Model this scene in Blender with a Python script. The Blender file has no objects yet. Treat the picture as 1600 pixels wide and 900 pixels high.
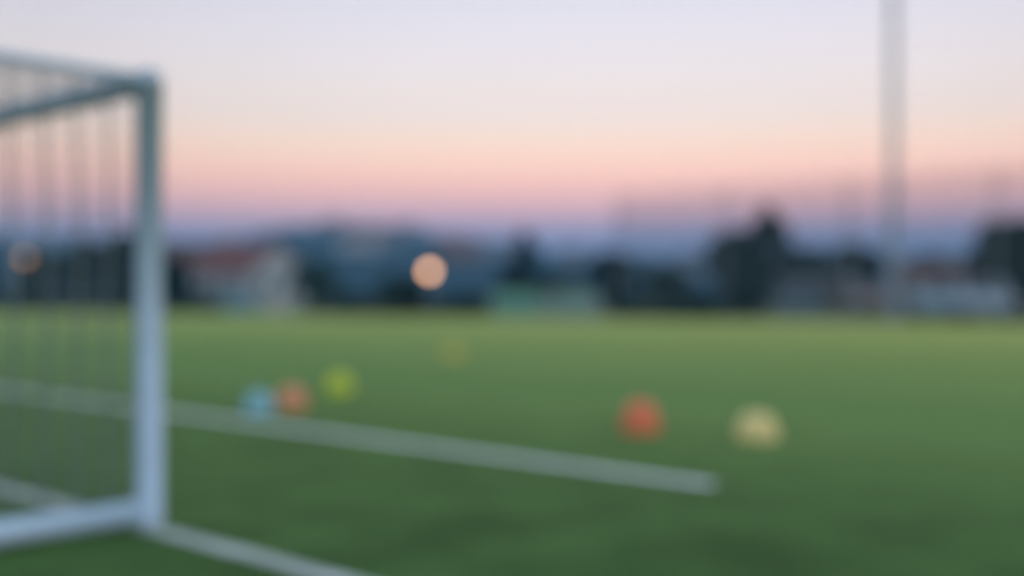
import bpy, math, random
from mathutils import Vector, Matrix
R = math.radians
sc = bpy.context.scene
col = sc.collection
random.seed(7)

# ---------------------------------------------------------------- camera
F = 1766.0            # focal length in pixels of the 1600 px wide photograph
HZ = 455.0            # horizon row
CH = 1.035            # camera height (the youth goal is 2 m tall)
cd = bpy.data.cameras.new('camera')
cd.sensor_width = 36.0
cd.lens = 36.0 * F / 1600.0
cd.clip_start = 0.05
cd.clip_end = 12000
cd.dof.use_dof = True
cd.dof.focus_distance = 1.4
cd.dof.aperture_fstop = 0.95
cam = bpy.data.objects.new('camera', cd)
cam.location = (0, 0, CH)
cam.rotation_euler = (R(90) + math.atan(5 / F), 0, 0)
col.objects.link(cam)
sc.camera = cam

# ---------------------------------------------------------------- sky and sun
def lin(c):
    o = []
    for v in c:
        v /= 255.0
        o.append(v / 12.92 if v <= 0.04045 else ((v + 0.055) / 1.055) ** 2.4)
    return (*o, 1.0)

SUN_EL, SUN_AZ = R(4), R(140)       # azimuth clockwise from +Y: behind the camera, to its right
w = bpy.data.worlds.new('World')
sc.world = w
w.use_nodes = True
nt = w.node_tree
for n in list(nt.nodes):
    nt.nodes.remove(n)
N = nt.nodes.new
out = N('ShaderNodeOutputWorld')
tc = N('ShaderNodeTexCoord')
sep = N('ShaderNodeSeparateXYZ')
nt.links.new(tc.outputs['Generated'], sep.inputs[0])
ramp = N('ShaderNodeValToRGB')
SKYK = 1.5
SKY = [(0.000, (132, 146, 200)), (0.036, (142, 150, 204)), (0.050, (168, 158, 206)), (0.066, (240, 184, 202)),
       (0.080, (272, 202, 198)), (0.096, (290, 217, 196)), (0.114, (288, 231, 203)), (0.130, (278, 237, 212)),
       (0.152, (260, 236, 225)), (0.187, (250, 235, 233)), (0.222, (240, 230, 237)), (0.250, (228, 224, 234)),
       (0.45, (204, 214, 228)), (1.0, (186, 204, 228))]
cr = ramp.color_ramp
while len(cr.elements) < len(SKY):
    cr.elements.new(0.5)
for e, (p, c) in zip(cr.elements, SKY):
    e.position = p
    e.color = tuple(v / SKYK for v in lin(c)[:3]) + (1,)
nt.links.new(sep.outputs['Z'], ramp.inputs[0])
bg1 = N('ShaderNodeBackground')
bg1.inputs['Strength'].default_value = 1.0
# the sky is a little brighter just right of the middle than towards the sides
m1 = N('ShaderNodeMath'); m1.operation = 'SUBTRACT'; m1.inputs[1].default_value = 0.12
nt.links.new(sep.outputs['X'], m1.inputs[0])
m2 = N('ShaderNodeMath'); m2.operation = 'POWER'; m2.inputs[1].default_value = 2.0
nt.links.new(m1.outputs[0], m2.inputs[0])
m3 = N('ShaderNodeMath'); m3.operation = 'MULTIPLY_ADD'; m3.inputs[1].default_value = -0.8; m3.inputs[2].default_value = 1.0
nt.links.new(m2.outputs[0], m3.inputs[0])
m4 = N('ShaderNodeMath'); m4.operation = 'MAXIMUM'; m4.inputs[1].default_value = 0.8
nt.links.new(m3.outputs[0], m4.inputs[0])
m5 = N('ShaderNodeMath'); m5.operation = 'MULTIPLY'; m5.inputs[1].default_value = SKYK
nt.links.new(m4.outputs[0], m5.inputs[0])
nt.links.new(m5.outputs[0], bg1.inputs['Strength'])
# behind the camera the lower sky is a pale blue instead of pink
b1 = N('ShaderNodeMapRange'); b1.inputs['From Min'].default_value = 0.1; b1.inputs['From Max'].default_value = -0.6
nt.links.new(sep.outputs['Y'], b1.inputs['Value'])
b2 = N('ShaderNodeMix'); b2.data_type = 'RGBA'
nt.links.new(b1.outputs[0], b2.inputs['Factor'])
bA, bB = [i for i in b2.inputs if i.type == 'RGBA']
nt.links.new(ramp.outputs[0], bA)
bB.default_value = tuple(v / SKYK for v in lin((178, 206, 234))[:3]) + (1,)
nt.links.new([o for o in b2.outputs if o.type == 'RGBA'][0], bg1.inputs['Color'])
sky = N('ShaderNodeTexSky')
sky.sky_type = 'NISHITA'
sky.sun_disc = False
sky.sun_elevation = SUN_EL
sky.sun_rotation = SUN_AZ
bg2 = N('ShaderNodeBackground')
bg2.inputs['Strength'].default_value = 0.025
nt.links.new(sky.outputs[0], bg2.inputs['Color'])
add = N('ShaderNodeAddShader')
nt.links.new(bg1.outputs[0], add.inputs[0])
nt.links.new(bg2.outputs[0], add.inputs[1])
nt.links.new(add.outputs[0], out.inputs['Surface'])

sd = bpy.data.lights.new('sun', 'SUN')
sd.energy = 0.2
sd.angle = R(20)
sd.color = (1.0, 0.80, 0.62)
sun = bpy.data.objects.new('sun', sd)
sdir = Vector((math.sin(SUN_AZ) * math.cos(SUN_EL), math.cos(SUN_AZ) * math.cos(SUN_EL), math.sin(SUN_EL)))
sun.rotation_euler = sdir.to_track_quat('Z', 'Y').to_euler()
sun.location = sdir * 60
col.objects.link(sun)

sc.view_settings.view_transform = 'Standard'
sc.view_settings.look = 'None'
sc.view_settings.exposure = 0.16
sc.view_settings.gamma = 1.0
sc.render.engine = 'CYCLES'
sc.cycles.use_denoising = True
sc.cycles.use_adaptive_sampling = False
sc.cycles.max_bounces = 5
sc.cycles.diffuse_bounces = 3
sc.cycles.volume_bounces = 0
sc.cycles.sample_clamp_indirect = 4.0

# ---------------------------------------------------------------- materials
def mat(name, c, rough=0.7, var=0.15, scale=3.0, spec=0.5, c2=None, bump=0.0, emit=None, detail=4, metal=0.0, sheen=0.0):
    m = bpy.data.materials.new(name)
    m.use_nodes = True
    t = m.node_tree
    b = t.nodes['Principled BSDF']
    b.inputs['Roughness'].default_value = rough
    b.inputs['Specular IOR Level'].default_value = spec
    b.inputs['Metallic'].default_value = metal
    co = t.nodes.new('ShaderNodeTexCoord')
    nz = t.nodes.new('ShaderNodeTexNoise')
    nz.inputs['Scale'].default_value = scale
    nz.inputs['Detail'].default_value = detail
    t.links.new(co.outputs['Object'], nz.inputs['Vector'])
    rp = t.nodes.new('ShaderNodeValToRGB')
    rp.color_ramp.elements[0].position = 0.35
    rp.color_ramp.elements[1].position = 0.65
    a = c2 if c2 else tuple(v * (1 - var) for v in c)
    rp.color_ramp.elements[0].color = (*a, 1)
    rp.color_ramp.elements[1].color = (*c, 1)
    t.links.new(nz.outputs['Fac'], rp.inputs[0])
    t.links.new(rp.outputs[0], b.inputs['Base Color'])
    if sheen:
        b.inputs['Sheen Weight'].default_value = sheen
    if bump:
        bp = t.nodes.new('ShaderNodeBump')
        bp.inputs['Strength'].default_value = bump
        bp.inputs['Distance'].default_value = 0.02
        n2 = t.nodes.new('ShaderNodeTexNoise')
        n2.inputs['Scale'].default_value = scale * 12
        t.links.new(co.outputs['Object'], n2.inputs['Vector'])
        t.links.new(n2.outputs['Fac'], bp.inputs['Height'])
        t.links.new(bp.outputs[0], b.inputs['Normal'])
    if emit:
        b.inputs['Emission Color'].default_value = (*emit[0], 1)
        b.inputs['Emission Strength'].default_value = emit[1]
    return m

def turf_mat():
    m = bpy.data.materials.new('turf')
    m.use_nodes = True
    t = m.node_tree
    b = t.nodes['Principled BSDF']
    b.inputs['Roughness'].default_value = 0.75
    b.inputs['Specular IOR Level'].default_value = 0.06
    b.inputs['Sheen Weight'].default_value = 0.42
    b.inputs['Sheen Roughness'].default_value = 0.25
    b.inputs['Sheen Tint'].default_value = (0.62, 1.0, 0.30, 1)
    co = t.nodes.new('ShaderNodeTexCoord')
    def noise(s, d=3):
        n = t.nodes.new('ShaderNodeTexNoise')
        n.inputs['Scale'].default_value = s
        n.inputs['Detail'].default_value = d
        t.links.new(co.outputs['Object'], n.inputs['Vector'])
        return n
    def mix(fac, a, c):
        x = t.nodes.new('ShaderNodeMix')
        x.data_type = 'RGBA'
        t.links.new(fac, x.inputs['Factor'])
        for s, v in (('A', a), ('B', c)):
            if isinstance(v, tuple):
                [i for i in x.inputs if i.name == s and i.type == 'RGBA'][0].default_value = (*v, 1)
            else:
                t.links.new(v, [i for i in x.inputs if i.name == s and i.type == 'RGBA'][0])
        return [o for o in x.outputs if o.type == 'RGBA'][0]
    def rmp(src, lo, hi):
        r = t.nodes.new('ShaderNodeMapRange')
        r.inputs['From Min'].default_value = lo
        r.inputs['From Max'].default_value = hi
        t.links.new(src, r.inputs['Value'])
        return r.outputs[0]
    big = rmp(noise(0.09, 2).outputs['Fac'], 0.35, 0.65)
    mid = rmp(noise(1.7, 6).outputs['Fac'], 0.36, 0.64)
    fine = rmp(noise(45, 4).outputs['Fac'], 0.3, 0.7)
    c1 = mix(mid, TURF_A, TURF_B)
    c2 = mix(big, c1, TURF_C)
    # turf colour is darker on the goal side, blending out farther off
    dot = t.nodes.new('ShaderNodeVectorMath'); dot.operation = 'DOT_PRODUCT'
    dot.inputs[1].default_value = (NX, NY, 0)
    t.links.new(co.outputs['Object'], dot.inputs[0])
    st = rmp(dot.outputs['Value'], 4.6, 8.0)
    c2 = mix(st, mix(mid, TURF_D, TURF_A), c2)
    # grazing sheen painted into the colour: lighter and yellower towards the far end
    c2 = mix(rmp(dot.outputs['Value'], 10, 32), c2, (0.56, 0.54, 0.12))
    dk = t.nodes.new('ShaderNodeMix')
    dk.data_type = 'RGBA'
    dk.blend_type = 'MULTIPLY'
    dk.inputs['Factor'].default_value = 0.5
    t.links.new(c2, [i for i in dk.inputs if i.name == 'A' and i.type == 'RGBA'][0])
    t.links.new(fine, [i for i in dk.inputs if i.name == 'B' and i.type == 'RGBA'][0])
    t.links.new([o for o in dk.outputs if o.type == 'RGBA'][0], b.inputs['Base Color'])
    bp = t.nodes.new('ShaderNodeBump')
    bp.inputs['Strength'].default_value = 0.5
    bp.inputs['Distance'].default_value = 0.01
    t.links.new(noise(120, 2).outputs['Fac'], bp.inputs['Height'])
    t.links.new(bp.outputs[0], b.inputs['Normal'])
    return m
NX, NY = 0.671, 0.741                # normal of the pitch lines
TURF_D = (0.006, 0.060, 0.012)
TURF_A, TURF_B, TURF_C = (0.055, 0.155, 0.034), (0.112, 0.232, 0.062), (0.160, 0.270, 0.070)

M = dict(
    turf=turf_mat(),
    rough_grass=mat('rough_grass', (0.09, 0.14, 0.05), 0.9, c2=(0.06, 0.09, 0.035), scale=0.4),
    line=mat('line_paint', (0.86, 0.88, 0.84), 0.8, 0.15, 6),
    worn_line=mat('worn_line_paint', (0.66, 0.68, 0.64), 0.8, c2=(0.36, 0.42, 0.34), scale=5),
    asphalt=mat('asphalt', (0.06, 0.062, 0.068), 0.85, 0.3, 2),
    goal_white=mat('goal_paint', (0.62, 0.76, 0.88), 0.35, 0.08, 5),
    net=mat('net_cord', (0.24, 0.28, 0.28), 0.8, 0.2, 20),
    fence_net=mat('fence_net_cord', (0.12, 0.13, 0.13), 0.8, 0.2, 5),
    galv=mat('galvanised_steel', (0.42, 0.45, 0.48), 0.5, 0.2, 3, metal=0.2),
    glass=mat('window_glass', (0.04, 0.05, 0.07), 0.08, 0.1, 1),
    trim=mat('white_trim', (0.7, 0.7, 0.7), 0.5),
    wall_white=mat('render_white', (0.62, 0.62, 0.62), 0.85, 0.12, 1.5),
    wall_grey=mat('render_grey', (0.34, 0.37, 0.42), 0.85, 0.15, 1.5),
    wall_blue=mat('render_blue_grey', (0.13, 0.22, 0.30), 0.85, 0.12, 1.5),
    wall_cream=mat('render_cream', (0.55, 0.48, 0.40), 0.85, 0.12, 1.5),
    wall_brick=mat('red_brick', (0.36, 0.17, 0.13), 0.9, 0.25, 8),
    roof_red=mat('roof_tiles_red', (0.25, 0.085, 0.07), 0.85, 0.3, 4),
    roof_brown=mat('roof_tiles_brown', (0.16, 0.075, 0.06), 0.85, 0.3, 4),
    roof_grey=mat('roof_slate', (0.10, 0.11, 0.13), 0.7, 0.3, 4),
    door=mat('door_paint', (0.12, 0.07, 0.04), 0.5),
    bark=mat('bark', (0.06, 0.042, 0.03), 0.95, 0.4, 6),
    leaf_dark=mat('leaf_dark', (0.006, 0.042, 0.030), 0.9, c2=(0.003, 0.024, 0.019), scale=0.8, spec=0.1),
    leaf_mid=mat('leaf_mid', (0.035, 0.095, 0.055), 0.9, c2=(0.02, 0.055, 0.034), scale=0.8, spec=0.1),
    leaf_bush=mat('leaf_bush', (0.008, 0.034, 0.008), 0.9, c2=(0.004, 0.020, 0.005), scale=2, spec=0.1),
    hill_near=mat('hazed_hill_woods', (0.055, 0.105, 0.135), 1.0, c2=(0.035, 0.075, 0.10), scale=0.02, spec=0.0, detail=8),  # part of the haze's blue is painted into the woods' colour
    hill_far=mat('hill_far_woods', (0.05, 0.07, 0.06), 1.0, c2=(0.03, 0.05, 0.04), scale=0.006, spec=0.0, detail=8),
    board_green=mat('board_green', (0.16, 0.38, 0.29), 0.6, 0.1, 1),
    board_grey=mat('board_grey', (0.26, 0.38, 0.34), 0.6, 0.1, 1),
    board_blue=mat('board_blue', (0.16, 0.32, 0.38), 0.6, 0.1, 1),
    board_white=mat('board_white', (0.55, 0.52, 0.50), 0.6, 0.1, 1),
    tyre=mat('tyre_rubber', (0.02, 0.02, 0.02), 0.9),
    rim=mat('rim_metal', (0.4, 0.4, 0.42), 0.4, metal=0.6),
    lens=mat('lamp_lens', (0.6, 0.6, 0.6), 0.2),
    tail=mat('tail_lens', (0.35, 0.02, 0.02), 0.2),
)

# ---------------------------------------------------------------- mesh helpers
class MB:
    def __init__(self):
        self.v, self.f, self.sm = [], [], []
    def poly(self, pts):
        i = len(self.v)
        self.v += [tuple(p) for p in pts]
        self.f.append(tuple(range(i, i + len(pts))))
        self.sm.append(False)
        return self
    def box(self, c, s, rz=0.0):
        x, y, z = s[0] / 2, s[1] / 2, s[2] / 2
        i = len(self.v)
        ca, sa = math.cos(rz), math.sin(rz)
        for dx, dy, dz in ((-x, -y, -z), (x, -y, -z), (x, y, -z), (-x, y, -z), (-x, -y, z), (x, -y, z), (x, y, z), (-x, y, z)):
            self.v.append((c[0] + dx * ca - dy * sa, c[1] + dx * sa + dy * ca, c[2] + dz))
        for q in ((0, 3, 2, 1), (4, 5, 6, 7), (0, 1, 5, 4), (1, 2, 6, 5), (2, 3, 7, 6), (3, 0, 4, 7)):
            self.f.append(tuple(i + k for k in q))
            self.sm.append(False)
        return self
    def tube(self, pts, rad, seg=12, cap=True):
        pts = [Vector(p) for p in pts]
        if not isinstance(rad, (list, tuple)):
            rad = [rad] * len(pts)
        rings = []
        ref = None
        for k, p in enumerate(pts):
            d = (pts[min(k + 1, len(pts) - 1)] - pts[max(k - 1, 0)]).normalized()
            if ref is None:
                ref = Vector((0, 0, 1)) if abs(d.z) < 0.9 else Vector((1, 0, 0))
            a = d.cross(ref).normalized()
            b = d.cross(a).normalized()
            i = len(self.v)
            for j in range(seg):
                t = 2 * math.pi * j / seg
                self.v.append(tuple(p + (a * math.cos(t) + b * math.sin(t)) * rad[k]))
            rings.append(i)
        for k in range(len(rings) - 1):
            for j in range(seg):
                self.f.append((rings[k] + j, rings[k] + (j + 1) % seg, rings[k + 1] + (j + 1) % seg, rings[k + 1] + j))
                self.sm.append(seg > 4)
        if cap:
            self.f.append(tuple(rings[0] + j for j in range(seg))); self.sm.append(False)
            self.f.append(tuple(rings[-1] + j for j in reversed(range(seg)))); self.sm.append(False)
        return self
    def lathe(self, prof, c=(0, 0, 0), seg=28, close=False):
        rings = []
        for r, z in prof:
            i = len(self.v)
            for j in range(seg):
                t = 2 * math.pi * j / seg
                self.v.append((c[0] + r * math.cos(t), c[1] + r * math.sin(t), c[2] + z))
            rings.append(i)
        n = len(rings)
        for k in range(n if close else n - 1):
            a, b = rings[k], rings[(k + 1) % n]
            for j in range(seg):
                self.f.append((a + j, a + (j + 1) % seg, b + (j + 1) % seg, b + j)); self.sm.append(True)
        return self
    def prism(self, prof, x0, x1):           # profile in (y,z), extruded along x
        n = len(prof)
        i = len(self.v)
        for x in (x0, x1):
            for y, z in prof:
                self.v.append((x, y, z))
        for k in range(n):
            self.f.append((i + k, i + (k + 1) % n, i + n + (k + 1) % n, i + n + k)); self.sm.append(False)
        self.f.append(tuple(i + k for k in reversed(range(n)))); self.sm.append(False)
        self.f.append(tuple(i + n + k for k in range(n))); self.sm.append(False)
        return self
    def build(self, name, m, parent=None, loc=None, rz=0.0, bevel=0.0):
        me = bpy.data.meshes.new(name)
        me.from_pydata(self.v, [], self.f)
        me.polygons.foreach_set('use_smooth', self.sm)
        me.materials.append(m)
        me.update()
        o = bpy.data.objects.new(name, me)
        col.objects.link(o)
        if parent:
            o.parent = parent
        if loc:
            o.location = loc
        o.rotation_euler.z = rz
        if bevel:
            b = o.modifiers.new('bevel', 'BEVEL')
            b.width = bevel
            b.segments = 2
            b.limit_method = 'ANGLE'
        return o

def tag(o, label=None, cat=None, group=None, kind=None):
    for k, v in (('label', label), ('category', cat), ('group', group), ('kind', kind)):
        if v:
            o[k] = v
    return o
def empty(name, loc=(0, 0, 0), rz=0.0):
    o = bpy.data.objects.new(name, None)
    o.location = loc
    o.rotation_euler.z = rz
    o.empty_display_size = 0.2
    col.objects.link(o)
    return o
def copy_tree(o, parent=None):
    c = o.copy()
    col.objects.link(c)
    if parent:
        c.parent = parent
    for ch in [x for x in list(bpy.data.objects) if x.parent == o]:
        copy_tree(ch, c)
    return c
def px(x, t, z=0.0):                 # point seen at photo column x, at depth t
    return Vector(((x - 800) / F * t, t, z))
def hgt(y, t):                       # height of photo row y at depth t
    return CH + (HZ - y) / F * t
NX, NY = 0.671, 0.741                # normal of the pitch lines; s runs along them to the right
SX, SY = 0.741, -0.671
def ns(n, s, z=0.0):
    return Vector((NX * n + SX * s, NY * n + SY * s, z))
ALONG = math.atan2(SY, SX)           # z rotation that lays local x along the pitch lines

def edge_t(x):                       # depth of the far edge of the pitch at photo column x
    return F * CH / (35.5 + .012 * (x - 300))
E0, E1 = px(300, edge_t(300)), px(1500, edge_t(1500))
EA = math.atan2(E1.y - E0.y, E1.x - E0.x)
ED = (E1 - E0).normalized()

# ---------------------------------------------------------------- the setting
g = MB().poly([(-1750, -120, 0), (1750, -120, 0), (1750, 1700, 0), (-1750, 1700, 0)]).build('ground', M['rough_grass'])
tag(g, 'rough dull grass around and beyond the pitch', 'ground', kind='structure')
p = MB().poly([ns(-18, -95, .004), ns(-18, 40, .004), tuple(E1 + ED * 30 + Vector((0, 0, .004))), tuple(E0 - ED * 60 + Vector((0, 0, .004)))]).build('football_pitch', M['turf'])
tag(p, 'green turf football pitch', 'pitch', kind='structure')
p = MB().poly([ns(38.2, -110, .004), ns(38.2, 45, .004), ns(44.5, 45, .004), ns(44.5, -110, .004)]).build('road', M['asphalt'])
tag(p, 'asphalt lane beyond the far edge of the pitch', 'road', kind='structure')
def line(n, s0, s1, label, w=.135, m='line'):
    o = MB().poly([ns(n - w / 2, s0, .008), ns(n - w / 2, s1, .008), ns(n + w / 2, s1, .008), ns(n + w / 2, s0, .008)]).build('pitch_line', M[m])
    tag(o, label, 'pitch line', kind='structure')
line(2.585, -60, 25, 'worn white goal line running under the goal post', .11, 'worn_line')
line(5.17, -60, -3.24, 'white line farther out on the pitch, ending right of centre')

# hills: polar height sheets rising to a ridge
def interp(tab, x):
    if x <= tab[0][0]: return tab[0][1]
    for (a, b), (c, d) in zip(tab, tab[1:]):
        if x <= c:
            k = (x - a) / (c - a)
            k = k * k * (3 - 2 * k)
            return b + (d - b) * k
    return tab[-1][1]
def hills(name, m, r0, rr, r1, ridge, rough, label):
    mb = MB()
    cols_ = list(range(-900, 2500, 8))
    rows = [r0 + (rr - r0) * k / 14 for k in range(15)] + [rr + (r1 - rr) * k / 5 for k in range(1, 6)]
    for i, x in enumerate(cols_):
        h = hgt(interp(ridge, x), rr) + rough * (math.sin(i * .9) + .6 * math.sin(i * 2.3 + 1) + .5 * random.uniform(-1, 1))
        for r in rows:
            k = (r - r0) / (rr - r0) if r <= rr else 1 - (r - rr) / (r1 - rr)
            k = max(0, k) ** .9
            q = px(x, r)
            mb.v.append((q.x, q.y, -0.5 + (h + .5) * k + rough * .5 * math.sin(i * .7 + r * .02) * k * (1 - k) * 3))
    nr = len(rows)
    for i in range(len(cols_) - 1):
        for j in range(nr - 1):
            a = i * nr + j
            mb.f.append((a, a + nr, a + nr + 1, a + 1)); mb.sm.append(True)
    tag(mb.build(name, m), label, 'hill', kind='structure')
NEAR = [(-900, 395), (-200, 392), (80, 385), (250, 384), (360, 376), (440, 356), (520, 350), (620, 356), (700, 370), (800, 390), (900, 400), (1000, 400), (1150, 418), (1300, 414), (1400, 412), (1600, 408), (2500, 395)]
FAR = [(-900, 368), (0, 370), (200, 376), (420, 380), (700, 386), (900, 394), (1100, 404), (1300, 402), (1600, 398), (2500, 385)]
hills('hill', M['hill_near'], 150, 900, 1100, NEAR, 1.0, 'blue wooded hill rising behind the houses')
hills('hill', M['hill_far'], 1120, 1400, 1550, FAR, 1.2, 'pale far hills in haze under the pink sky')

# ---------------------------------------------------------------- the goal
P = ns(2.63, -4.55)                   # near post foot
GW, GH, GD = 5.0, 2.02, 1.5            # width (towards -s), height, depth (towards -n)
goal = empty('football_goal', ns(2.63, -4.55, .004), ALONG)
tag(goal, 'white portable football goal with a net, at the left', 'goal')
PR = .06
for x in (0, -GW):
    MB().tube([(x, 0, .008), (x, 0, GH - PR)], PR, 20).build('post', M['goal_white'], goal)
MB().tube([(PR * .2, 0, GH - PR), (-GW - PR * .2, 0, GH - PR)], PR * .995, 20).build('crossbar', M['goal_white'], goal)
for x in (0, -GW):
    MB().tube([(x, -PR, .062), (x, -GD, .062)], .056, 16).build('ground_bar', M['goal_white'], goal)
    MB().tube([(x, -PR, GH - .05), (x, -GD, GH - .05)], .022, 12).build('depth_bar', M['goal_white'], goal)
    MB().tube([(x, -GD + .02, .11), (x, -GD + .02, GH - .07)], .026, 12).build('back_post', M['goal_white'], goal)
MB().tube([(.05, -GD, .062), (-GW - .05, -GD, .062)], .050, 16).build('ground_bar', M['goal_white'], goal)
MB().tube([(.02, -GD, GH - .05), (-GW - .02, -GD, GH - .05)], .0255, 12).build('back_bar', M['goal_white'], goal)
def net_panel(o, ua, ub, L1, L2, nrm, slack, heavy, fine, rh, rf, off=0.0):
    """cords along ua (fixed v) and along ub (fixed u)"""
    mb = MB()
    o, ua, ub, nrm = Vector(o), Vector(ua), Vector(ub), Vector(nrm)
    def pt(u, v):
        b = math.sin(math.pi * u / L1) * math.sin(math.pi * v / L2) * slack
        return o + ua * u + ub * v + nrm * (b + .012 * math.sin(u * 7 + v * 5))
    def run(n, L, other, r, swap):
        for k in range(n + 1):
            c = L * k / n
            pts = []
            for j in range(13):
                q = other * j / 12
                pts.append(pt(c, q) if swap else pt(q, c))
            mb.tube(pts, r, 4, False)
    run(heavy[0], L1, L2, rh, True)
    if fine[0]: run(fine[0], L1, L2, rf, True)
    if fine[1]: run(fine[1], L2, L1, rf, False)
    return mb
for x, sg in ((0, 1), (-GW, -1)):
    net_panel((x, -PR, .12), (0, -1, 0), (0, 0, 1), GD - .1, GH - .2, (sg, 0, 0), .05, (10,), (38, 26), .0060, .0021).build('net', M['net'], goal)
net_panel((-.03, -GD, .12), (-1, 0, 0), (0, 0, 1), GW - .06, GH - .2, (0, -1, 0), .08, (36,), (72, 26), .003, .0018).build('net', M['net'], goal)
net_panel((-.03, -PR, GH - .05), (-1, 0, 0), (0, -1, 0), GW - .06, GD - .08, (0, 0, -1), .06, (36,), (0, 12), .003, .0018).build('net', M['net'], goal)

# ---------------------------------------------------------------- training cones on the turf
def cone_mesh(r, h):
    prof = [(r, 0), (r, .008), (r * .96, .03), (r * .93, h * .35), (r * .78, h * .7), (r * .55, h * .94), (r * .40, h),
            (r * .30, h), (r * .29, h * .96), (r * .48, h * .88), (r * .64, h * .62), (r * .78, .03), (r * .9, 0)]
    return MB().lathe(prof, close=True, seg=36)
CONES = [  # photo column, photo row, colour, radius, height, label
         (405, 634, (0.30, 0.60, 0.68), .13, .18, 'light blue training cone touching the orange one on the far side of the line'),
         (456, 626, (0.95, 0.34, 0.16), .14, .19, 'orange training cone just right of the light blue one'),
         (530, 601, (0.70, 0.76, 0.03), .14, .19, 'yellow-green training cone right of the orange and blue pair'),
         (708, 546, (0.72, 0.55, 0.06), .15, .18, 'dull yellow training cone, farthest away on the pitch'),
         (1001, 662, (1.0, 0.22, 0.08), .145, .22, 'bright red training cone beyond the end of the line'),
         (1183, 674, (1.0, 0.76, 0.28), 0.155, .18, 'cream training cone on the right of the red one')]
for x, y, c, r, h, lab in CONES:
    t = F * CH / (y + 13 - HZ)
    o = cone_mesh(r, h).build('training_cone', mat('cone_plastic', c, 0.45, 0.05, 10), loc=px(x, t, .0045))
    tag(o, lab, 'training cone', 'training cones on the pitch')

# ---------------------------------------------------------------- ball stop fence and mast
S0, NSEG, SEG, FN, FH = -27.7, 5, 5.0, 37.0, 4.9
fence = empty('ball_stop_fence', ns(FN, S0), ALONG)
tag(fence, 'tall ball stop net on thin steel posts behind the far right of the pitch', 'fence')
for k in range(NSEG + 1):
    MB().tube([(k * SEG, 0, 0), (k * SEG, 0, FH + .05)], .042, 12).build('post', M['galv'], fence)
mb = MB()
LN = NSEG * SEG
k = 0.0
while k < LN:
    mb.tube([(k, -.07, .02), (k, -.07, FH)], .0065, 4, False)
    k += .12
k = .05
while k < FH:
    mb.tube([(0, -.07, k), (LN, -.07, k)], .0065, 4, False)
    k += .12
mb.build('net', M['fence_net'], fence)
MB().tube([(0, -.07, FH), (LN, -.07, FH)], .012, 8).build('top_cable', M['galv'], fence)

t = 38.3 / (NX * (1396 - 800) / F + NY)
mast = empty('floodlight_mast', px(1396, t), ALONG)
tag(mast, 'tall grey floodlight mast standing behind the pitch at right', 'mast')
MB().tube([(0, 0, .03), (0, 0, 18)], [.18, .09], 24).build('pole', M['galv'], mast)
mb = MB().box((0, 0, .015), (.7, .7, .03))
for a in (-.27, .27):
    for b in (-.27, .27):
        mb.tube([(a, b, .03), (a, b, .09)], .02, 8)
mb.build('base_plate', M['galv'], mast)
MB().box((0, -.235, 1.0), (.14, .03, .5)).build('hatch', M['galv'], mast)
MB().box((0, 0, 18.06), (3.2, .12, .12)).build('crossarm', M['galv'], mast)
for x in (-1.3, -.45, .45, 1.3):
    fl = MB().box((x, -.2, 17.75), (.55, .22, .45)).build('floodlight', M['galv'], mast, bevel=.02)
    MB().box((x, -.322, 17.75), (.48, .02, .38)).build('lens', M['lens'], fl)

# ---------------------------------------------------------------- lit globe lamps
def street_lamp(x, y, t, r, col_, strength, label):
    zc = hgt(y, t)
    root = empty('street_lamp', px(x, t))
    tag(root, label, 'street lamp', 'lit lamps beyond the pitch')
    MB().tube([(0, 0, 0), (0, 0, .25), (0, 0, .3), (0, 0, zc - r)], [.09, .09, .045, .04], 14).build('pole', M['galv'], root)
    prof = [(max(.001, r * math.sin(math.pi * k / 12)), -r * math.cos(math.pi * k / 12)) for k in range(13)]
    MB().lathe(prof, (0, 0, zc), 24).build('globe', mat('lamp_globe', (.8, .7, .6), .3, emit=(col_, strength)), root)
street_lamp(671, 424, 72, .30, (1.0, 0.49, 0.23), 5.5, 'glowing orange globe lamp near the middle, above the dark bush')
street_lamp(38, 403, 66, .26, (1.0, 0.42, 0.12), .9, 'dim orange lamp seen through the goal net at far left')

# ---------------------------------------------------------------- trees
def crown(kind, rad, h, n, ls, seed):
    rnd = random.Random(seed)
    mb = MB()
    clumps = []
    for k in range(26):
        z = rnd.random()
        if kind == 'cone':
            rr = rad * (1 - z) ** .85
            a = rnd.uniform(0, 6.283)
            clumps.append((rr * .72 * math.cos(a), rr * .72 * math.sin(a), z * h * .96, max(.13 * rad, rr * .5), h * .09))
        else:
            a = rnd.uniform(0, 6.283)
            zz = z * 2 - 1
            rr = rad * math.sqrt(max(0, 1 - zz * zz)) * rnd.uniform(.35, .78)
            clumps.append((rr * math.cos(a), rr * math.sin(a), h * .5 + zz * h * .38, rad * rnd.uniform(.26, .42), h * .17))
    for k in range(n):
        cx, cy, cz, cr_, ch = rnd.choice(clumps)
        d = Vector((rnd.gauss(0, 1), rnd.gauss(0, 1), rnd.gauss(0, 1))).normalized() * (rnd.random() ** .4)
        c = Vector((cx + d.x * cr_, cy + d.y * cr_, cz + d.z * ch))
        u = Vector((rnd.gauss(0, 1), rnd.gauss(0, 1), rnd.gauss(0, .6))).normalized()
        v = u.cross(Vector((rnd.gauss(0, 1), rnd.gauss(0, 1), rnd.gauss(0, 1)))).normalized()
        s = ls * rnd.uniform(.6, 1.3)
        mb.poly([c - u * s, c - v * s * .5, c + u * s, c + v * s * .5])
    return mb
TREE_MESH = {}
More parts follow.
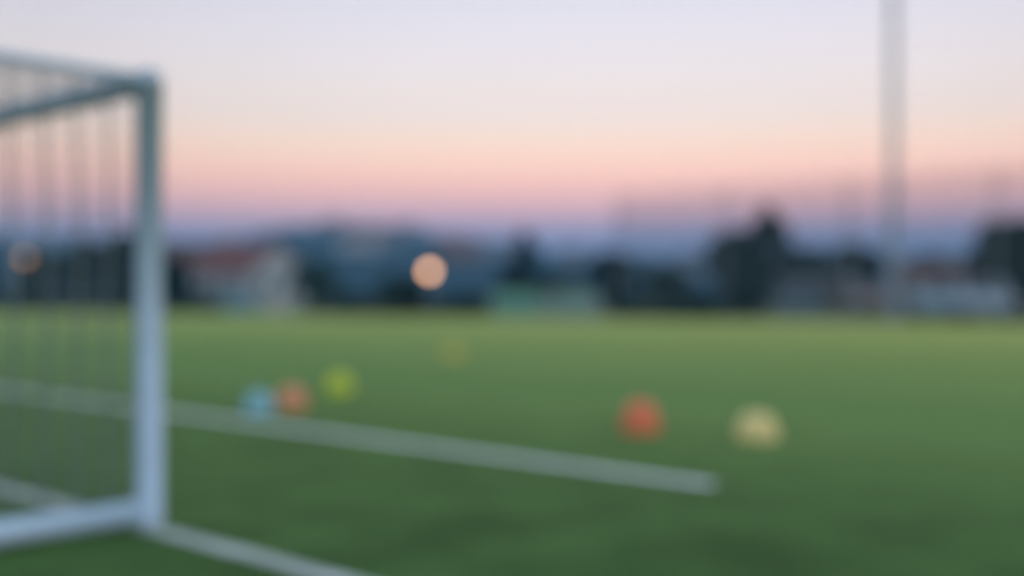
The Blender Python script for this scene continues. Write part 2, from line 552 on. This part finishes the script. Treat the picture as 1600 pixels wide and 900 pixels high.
def tree(x, top, wpx, t, kind, leaf, label, seed=0, group='trees beyond the pitch', base=.12, name=None):
    H = hgt(top, t)
    rad = wpx / 2 / F * t
    key = (kind, leaf, seed % 3)
    name = name or ('conifer_tree' if kind == 'cone' else 'broadleaf_tree')
    root = empty(name, px(x, t), random.uniform(0, 6))
    tag(root, label, 'tree', group)
    if key not in TREE_MESH:                       # unit crown and trunk, scaled per tree
        c = crown(kind, 1.0, 1.0, 5200, .08, len(kind) + seed * 3 + 12)
        co = c.build('crown', M[leaf])
        tb = MB().tube([(0, 0, 0), (.01, 0, .3), (0, .01, .62), (0, 0, .9)], [.035, .027, .016, .005], 9)
        rnd = random.Random(seed)
        for k in range(7):
            a = rnd.uniform(0, 6.283)
            z = rnd.uniform(.25, .7)
            tb.tube([(0, 0, z), (.25 * math.cos(a), .25 * math.sin(a), z + .08), (.5 * math.cos(a), .5 * math.sin(a), z + .14)], [.011, .007, .003], 6)
        to = tb.build('trunk', M['bark'])
        TREE_MESH[key] = (co.data, to.data)
        col.objects.unlink(co); col.objects.unlink(to)
        bpy.data.objects.remove(co); bpy.data.objects.remove(to)
    cm, tm = TREE_MESH[key]
    c = bpy.data.objects.new('crown', cm)
    c.parent = root; c.location = (0, 0, H * base); c.scale = (rad, rad, H * (1 - base))
    tr = bpy.data.objects.new('trunk', tm)
    tr.parent = root; tr.scale = (rad * 1.0, rad * 1.0, H)
    col.objects.link(c); col.objects.link(tr)

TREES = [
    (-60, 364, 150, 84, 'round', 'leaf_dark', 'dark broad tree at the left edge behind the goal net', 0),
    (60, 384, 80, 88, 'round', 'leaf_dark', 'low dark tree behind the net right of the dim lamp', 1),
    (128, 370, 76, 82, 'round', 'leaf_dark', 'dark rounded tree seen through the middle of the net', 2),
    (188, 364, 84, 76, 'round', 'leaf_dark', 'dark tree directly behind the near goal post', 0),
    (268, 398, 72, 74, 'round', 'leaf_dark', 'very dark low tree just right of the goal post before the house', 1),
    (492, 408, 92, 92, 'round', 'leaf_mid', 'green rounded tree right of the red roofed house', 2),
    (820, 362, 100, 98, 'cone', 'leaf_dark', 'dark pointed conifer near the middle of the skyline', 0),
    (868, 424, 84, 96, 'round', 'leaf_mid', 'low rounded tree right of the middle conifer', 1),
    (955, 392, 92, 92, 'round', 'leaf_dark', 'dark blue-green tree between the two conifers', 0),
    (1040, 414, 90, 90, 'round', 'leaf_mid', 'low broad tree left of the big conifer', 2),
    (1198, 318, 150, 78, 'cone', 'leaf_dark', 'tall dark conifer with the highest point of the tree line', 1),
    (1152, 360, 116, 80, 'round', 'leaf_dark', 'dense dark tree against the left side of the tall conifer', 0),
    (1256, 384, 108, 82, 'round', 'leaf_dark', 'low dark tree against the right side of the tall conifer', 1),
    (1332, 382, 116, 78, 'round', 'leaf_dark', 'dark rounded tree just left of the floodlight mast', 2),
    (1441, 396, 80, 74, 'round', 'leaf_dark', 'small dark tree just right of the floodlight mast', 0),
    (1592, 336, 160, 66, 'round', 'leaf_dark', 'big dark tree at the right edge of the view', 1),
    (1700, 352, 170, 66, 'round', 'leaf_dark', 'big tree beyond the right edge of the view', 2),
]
for a in TREES[:-1]:
    tree(*a)
# hedge-like bushes at the far edge
def bush(x, top, wpx, t, leaf, label, seed):
    H = hgt(top, t); rad = wpx / 2 / F * t
    root = empty('bush', px(x, t))
    tag(root, label, 'bush', 'bushes along the far edge of the pitch')
    c = crown('round', rad, H * 1.05, 1500, .05 + .03 * rad, seed).build('foliage', M[leaf], root)
    st = MB()
    for k in range(5):
        a = k * 1.26
        st.tube([(0, 0, 0), (.3 * rad * math.cos(a), .3 * rad * math.sin(a), H * .35), (.5 * rad * math.cos(a), .5 * rad * math.sin(a), H * .7)], [.03, .02, .01], 6)
    st.build('stem', M['bark'], root)
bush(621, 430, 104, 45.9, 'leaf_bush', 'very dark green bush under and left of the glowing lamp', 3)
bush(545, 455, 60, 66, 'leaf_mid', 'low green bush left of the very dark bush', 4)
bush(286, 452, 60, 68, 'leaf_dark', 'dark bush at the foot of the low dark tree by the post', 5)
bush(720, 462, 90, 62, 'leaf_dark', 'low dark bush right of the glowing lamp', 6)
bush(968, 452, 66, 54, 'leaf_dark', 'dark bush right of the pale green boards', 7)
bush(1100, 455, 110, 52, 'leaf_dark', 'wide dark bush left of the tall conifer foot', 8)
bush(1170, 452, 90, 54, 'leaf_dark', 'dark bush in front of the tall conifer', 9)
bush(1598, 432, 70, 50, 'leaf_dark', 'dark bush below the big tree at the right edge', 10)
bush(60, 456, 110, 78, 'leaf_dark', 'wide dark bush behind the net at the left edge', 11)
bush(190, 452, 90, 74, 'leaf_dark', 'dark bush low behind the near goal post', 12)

# clipped hedges along the far edge
def hedge(x0, x1, n, H, label, seed):
    off = Vector((-ED.y, ED.x, 0)) * n
    a0, a1 = px(x0, edge_t(x0)) + off, px(x1, edge_t(x1)) + off
    L = (a1 - a0).length
    rnd = random.Random(seed)
    mb = MB()
    for k in range(int(L * 190)):
        u = rnd.random() * L
        hh = H * (1 + .12 * math.sin(u * 1.7) + .08 * math.sin(u * 4.1))
        c = Vector((u, rnd.uniform(-.35, .35), rnd.random() * hh))
        a = Vector((rnd.gauss(0, 1), rnd.gauss(0, 1), rnd.gauss(0, 1))).normalized()
        b = a.cross(Vector((rnd.gauss(0, 1), rnd.gauss(0, 1), rnd.gauss(0, 1)))).normalized()
        q = rnd.uniform(.06, .12)
        mb.poly([c - a * q, c - b * q * .6, c + a * q, c + b * q * .6])
    o = mb.build('hedge', M['leaf_dark'], loc=a0, rz=EA)
    tag(o, label, 'hedge', 'low hedges along the far edge of the pitch')
hedge(-60, 340, .9, 1.05, 'low dark hedge from behind the net to the boards at left', 1)
hedge(455, 752, 1.0, .85, 'low dark hedge between the whitish board and the pale green board', 2)
hedge(940, 1180, .8, .9, 'low dark hedge right of the grey-green board', 3)

# ---------------------------------------------------------------- houses
def house(loc, rz, w, d, h, rh, wm, rm, label, storeys=1, group='houses beyond the pitch', ridge='x', name='house'):
    root = empty(name, loc, rz)
    tag(root, label, 'house', group)
    prof = [(-d / 2, 0), (d / 2, 0), (d / 2, h), (0, h + rh), (-d / 2, h)]
    MB().prism(prof, -w / 2, w / 2).build('wall', M[wm], root)
    e = .45
    k = rh / (d / 2)
    ro = MB()
    for sg in (-1, 1):
        a = (sg * (d / 2 + e), h - e * k + .03)
        b = (0, h + rh + .03)
        ro.prism([a, b, (0, b[1] + .14), (a[0], a[1] + .14)], -w / 2 - e, w / 2 + e)
    r = ro.build('roof', M[rm], root)
    if name == 'house':
        MB().box((w * .22, d * .12, h + rh + .15), (.6, .6, 1.3)).build('chimney', M['wall_brick'], r)
    nw = max(2, int(w / 2.6))
    for s in range(storeys):
        z = min(1.5, h * .56) + s * 2.7
        wh = min(1.25, h * .45)                    # window height
        for i in range(nw):
            x = -w / 2 + w * (i + .5) / nw
            for sy in (-1, 1):
                if s == 0 and i == nw // 2 and sy < 0:
                    dr = MB().box((x, sy * (d / 2 + .02), min(2.1, h * .9) / 2), (.95, .08, min(2.1, h * .9))).build('door', M['door'], root)
                    MB().box((x + .36, sy * (d / 2 + .075), min(1.05, h * .5)), (.1, .03, .03)).build('handle', M['rim'], dr)
                    continue
                f = MB().box((x, sy * (d / 2 + .01), z), (1.2, .08, wh)).build('window', M['trim'], root)
                MB().box((x, sy * (d / 2 + .055), z), (1.02, .02, wh - .18)).build('pane', M['glass'], f)
        for sx in (-1, 1):
            for yy in (-d / 5, d / 5):
                f = MB().box((sx * (w / 2 + .01), yy, z), (.08, 1.1, wh)).build('window', M['trim'], root)
                MB().box((sx * (w / 2 + .055), yy, z), (.02, .92, wh - .18)).build('pane', M['glass'], f)
    return root
house(px(392, 104, 0), R(134), 9.5, 6.0, 2.9, 2.3, 'wall_white', 'roof_red', 'white walled house with a red tiled roof right of the goal post')
house(px(318, 128, 0), R(10), 9, 7, 3.9, 2.4, 'wall_grey', 'roof_brown', 'grey house with a dull brown roof, behind and left of the white house')
house(px(1500, 70, 0), R(-22), 6.4, 5.2, 1.8, 0.9, 'wall_grey', 'roof_brown', 'low grey building with a brown-red roof right of the mast')
house(px(1276, 72, 0), R(-20), 4.0, 3.6, 1.45, .35, 'wall_blue', 'roof_grey', 'low blue-grey shed with a slate roof left of the mast', name='shed')
# houses climbing the hill
def hill_z(x, t, rr=900., r0=150.):
    k = max(0, (t - r0) / (rr - r0)) ** .9
    return -.5 + (hgt(interp(NEAR, x), rr) + .5) * k
HILL = [(560, 280, 'wall_white', 'roof_brown', 'pale house low on the blue hill, left of the dark bush'),
        (600, 340, 'wall_grey', 'roof_brown', 'grey house on the blue hill just left of the glowing lamp'),
        (712, 290, 'wall_brick', 'roof_brown', 'brick house with a brown roof right of the glowing lamp'),
        (520, 480, 'wall_grey', 'roof_brown', 'small grey house halfway up the blue hill'),
        (640, 520, 'wall_grey', 'roof_grey', 'small grey house with a grey roof high above the dark bush'),
        (770, 380, 'wall_grey', 'roof_grey', 'grey house with a slate roof left of the middle conifer'),
        (895, 360, 'wall_grey', 'roof_brown', 'grey house far behind the low tree right of the middle conifer'),
        (1080, 330, 'wall_grey', 'roof_grey', 'pale house in the gap left of the tall conifer'),
        (1480, 320, 'wall_grey', 'roof_grey', 'pale house in the gap right of the mast, far away')]
for i, (x, t, wm, rm, lab) in enumerate(HILL):
    house(px(x, t, hill_z(x, t) - .6), R(random.uniform(-35, 35)), 7.5 + i % 3 * 1.0, 6.5, 4.2, 2.0, wm, rm, lab, 2, 'houses on the far hillside')

# ---------------------------------------------------------------- boards standing at the far edge of the pitch
def board(x0, x1, top, n, m, label):
    xc = (x0 + x1) / 2
    t = edge_t(xc) + n
    W = (x1 - x0) / F * t
    H = hgt(top, t)
    root = empty('barrier_board', px(xc, t), EA)
    tag(root, label, 'barrier', 'low boards along the far edge of the pitch')
    MB().box((0, 0, H / 2 + .05), (W, .04, H - .1)).build('panel', M[m], root)
    fr = MB()
    fr.box((0, 0, H + .025), (W + .1, .07, .05)).box((0, 0, .075), (W + .1, .07, .05))
    fr.box((-W / 2 - .027, 0, H / 2 + .05), (.05, .07, H - .1)).box((W / 2 + .027, 0, H / 2 + .05), (.05, .07, H - .1))
    fr.build('frame', M['galv'], root)
    for sx in (-.35, .35):
        MB().box((W * sx, .28, .03), (.06, .55, .04)).box((W * sx, .06, .03), (.06, .06, .06)).tube([(W * sx, .5, .05), (W * sx, .05, H * .8)], .02, 8).build('foot', M['galv'], root)
board(764, 850, 456, .7, 'board_green', 'pale green board below the middle conifer')
board(856, 934, 455, .9, 'board_grey', 'grey-green board right of the pale green one')
board(345, 405, 461, .7, 'board_blue', 'bluish board in front of the white walled house')
board(409, 452, 459, .3, 'board_white', 'small whitish board right of the bluish one')

# ---------------------------------------------------------------- parked cars
def car(loc, rz, paint, label):
    root = empty('parked_car', loc, rz)
    tag(root, label, 'car', 'cars parked beyond the pitch')
    L, W = 4.2, 1.74
    # body side profile (y along the length, front at -y)
    low = [(-2.1, .32), (-2.12, .62), (-1.95, .78), (-1.1, .93), (1.55, .98), (2.02, .9), (2.1, .6), (2.06, .3),
           (1.72, .28), (1.6, .55), (1.3, .66), (1.0, .55), (.88, .25), (-.88, .25), (-1.0, .55), (-1.3, .66), (-1.6, .55), (-1.72, .28)]
    MB().prism(low, -W / 2, W / 2).build('body', M[paint], root, bevel=.05)
    cab = MB()
    i = 0
    b = [(-.95, .93), (1.6, .97)]
    tpf = [(-.35, 1.42), (1.15, 1.44)]
    wi, wt = W / 2 - .03, W / 2 - .2
    V = [(-wi, b[0][0], b[0][1]), (wi, b[0][0], b[0][1]), (wi, b[1][0], b[1][1]), (-wi, b[1][0], b[1][1]),
         (-wt, tpf[0][0], tpf[0][1]), (wt, tpf[0][0], tpf[0][1]), (wt, tpf[1][0], tpf[1][1]), (-wt, tpf[1][0], tpf[1][1])]
    cab.v = V
    cab.f = [(4, 5, 6, 7), (0, 1, 5, 4), (1, 2, 6, 5), (2, 3, 7, 6), (3, 0, 4, 7)]
    cab.sm = [False] * 5
    cab.build('cabin', M[paint], root, bevel=.04)
    Vv = [Vector(v) for v in V]
    for q in ((0, 1, 5, 4), (1, 2, 6, 5), (2, 3, 7, 6), (3, 0, 4, 7)):
        c = sum((Vv[k] for k in q), Vector()) / 4
        nrm = (Vv[q[1]] - Vv[q[0]]).cross(Vv[q[3]] - Vv[q[0]]).normalized()
        MB().poly([c + (Vv[k] - c) * .86 + nrm * .012 for k in q]).build('window', M['glass'], root)
    for sy in (-1.3, 1.3):
        for sx in (-1, 1):
            wv = MB().tube([(sx * (W / 2 - .2), sy, .31), (sx * (W / 2 + .01), sy, .31)], .31, 24).build('wheel', M['tyre'], root)
            MB().tube([(sx * (W / 2 + .011), sy, .31), (sx * (W / 2 + .02), sy, .31)], .19, 18).build('rim', M['rim'], wv)
    for sx in (-1, 1):
        MB().box((sx * .66, -2.115, .66), (.3, .04, .13)).build('headlight', M['lens'], root)
        MB().box((sx * .7, 2.09, .72), (.24, .04, .16)).build('tail_light', M['tail'], root)
M['paint_white'] = mat('car_paint_white', (.44, .53, .60), .25, .03, 2)
M['paint_silver'] = mat('car_paint_silver', (.36, .50, .58), .25, .03, 2)
M['paint_beige'] = mat('car_paint_rose', (.27, .17, .14), .25, .03, 2)
def fpos(x, n):
    return px(x, n / (NX * (x - 800) / F + NY), .004)
car(fpos(1462, 40.6), R(-14), 'paint_silver', 'light blue-silver parked car just right of the mast foot')
car(fpos(1536, 40.8), R(-20), 'paint_white', 'white parked car right of the light blue-silver one')
car(fpos(1352, 54.0), R(-6), 'paint_beige', 'dull rose parked car just left of the mast foot')

# ---------------------------------------------------------------- haze
hb = MB().box((0, 800, 37), (3600, 1900, 76))
hz = bpy.data.materials.new('haze')
hz.use_nodes = True
t = hz.node_tree
t.nodes.remove(t.nodes['Principled BSDF'])
pv = t.nodes.new('ShaderNodeVolumePrincipled')
pv.inputs['Color'].default_value = (.34, .68, 1.0, 1)
pv.inputs['Density'].default_value = 0.00078
t.links.new(pv.outputs[0], t.nodes['Material Output'].inputs['Volume'])
tag(hb.build('haze', hz), 'thin blue evening haze over the whole place', 'haze', kind='stuff')
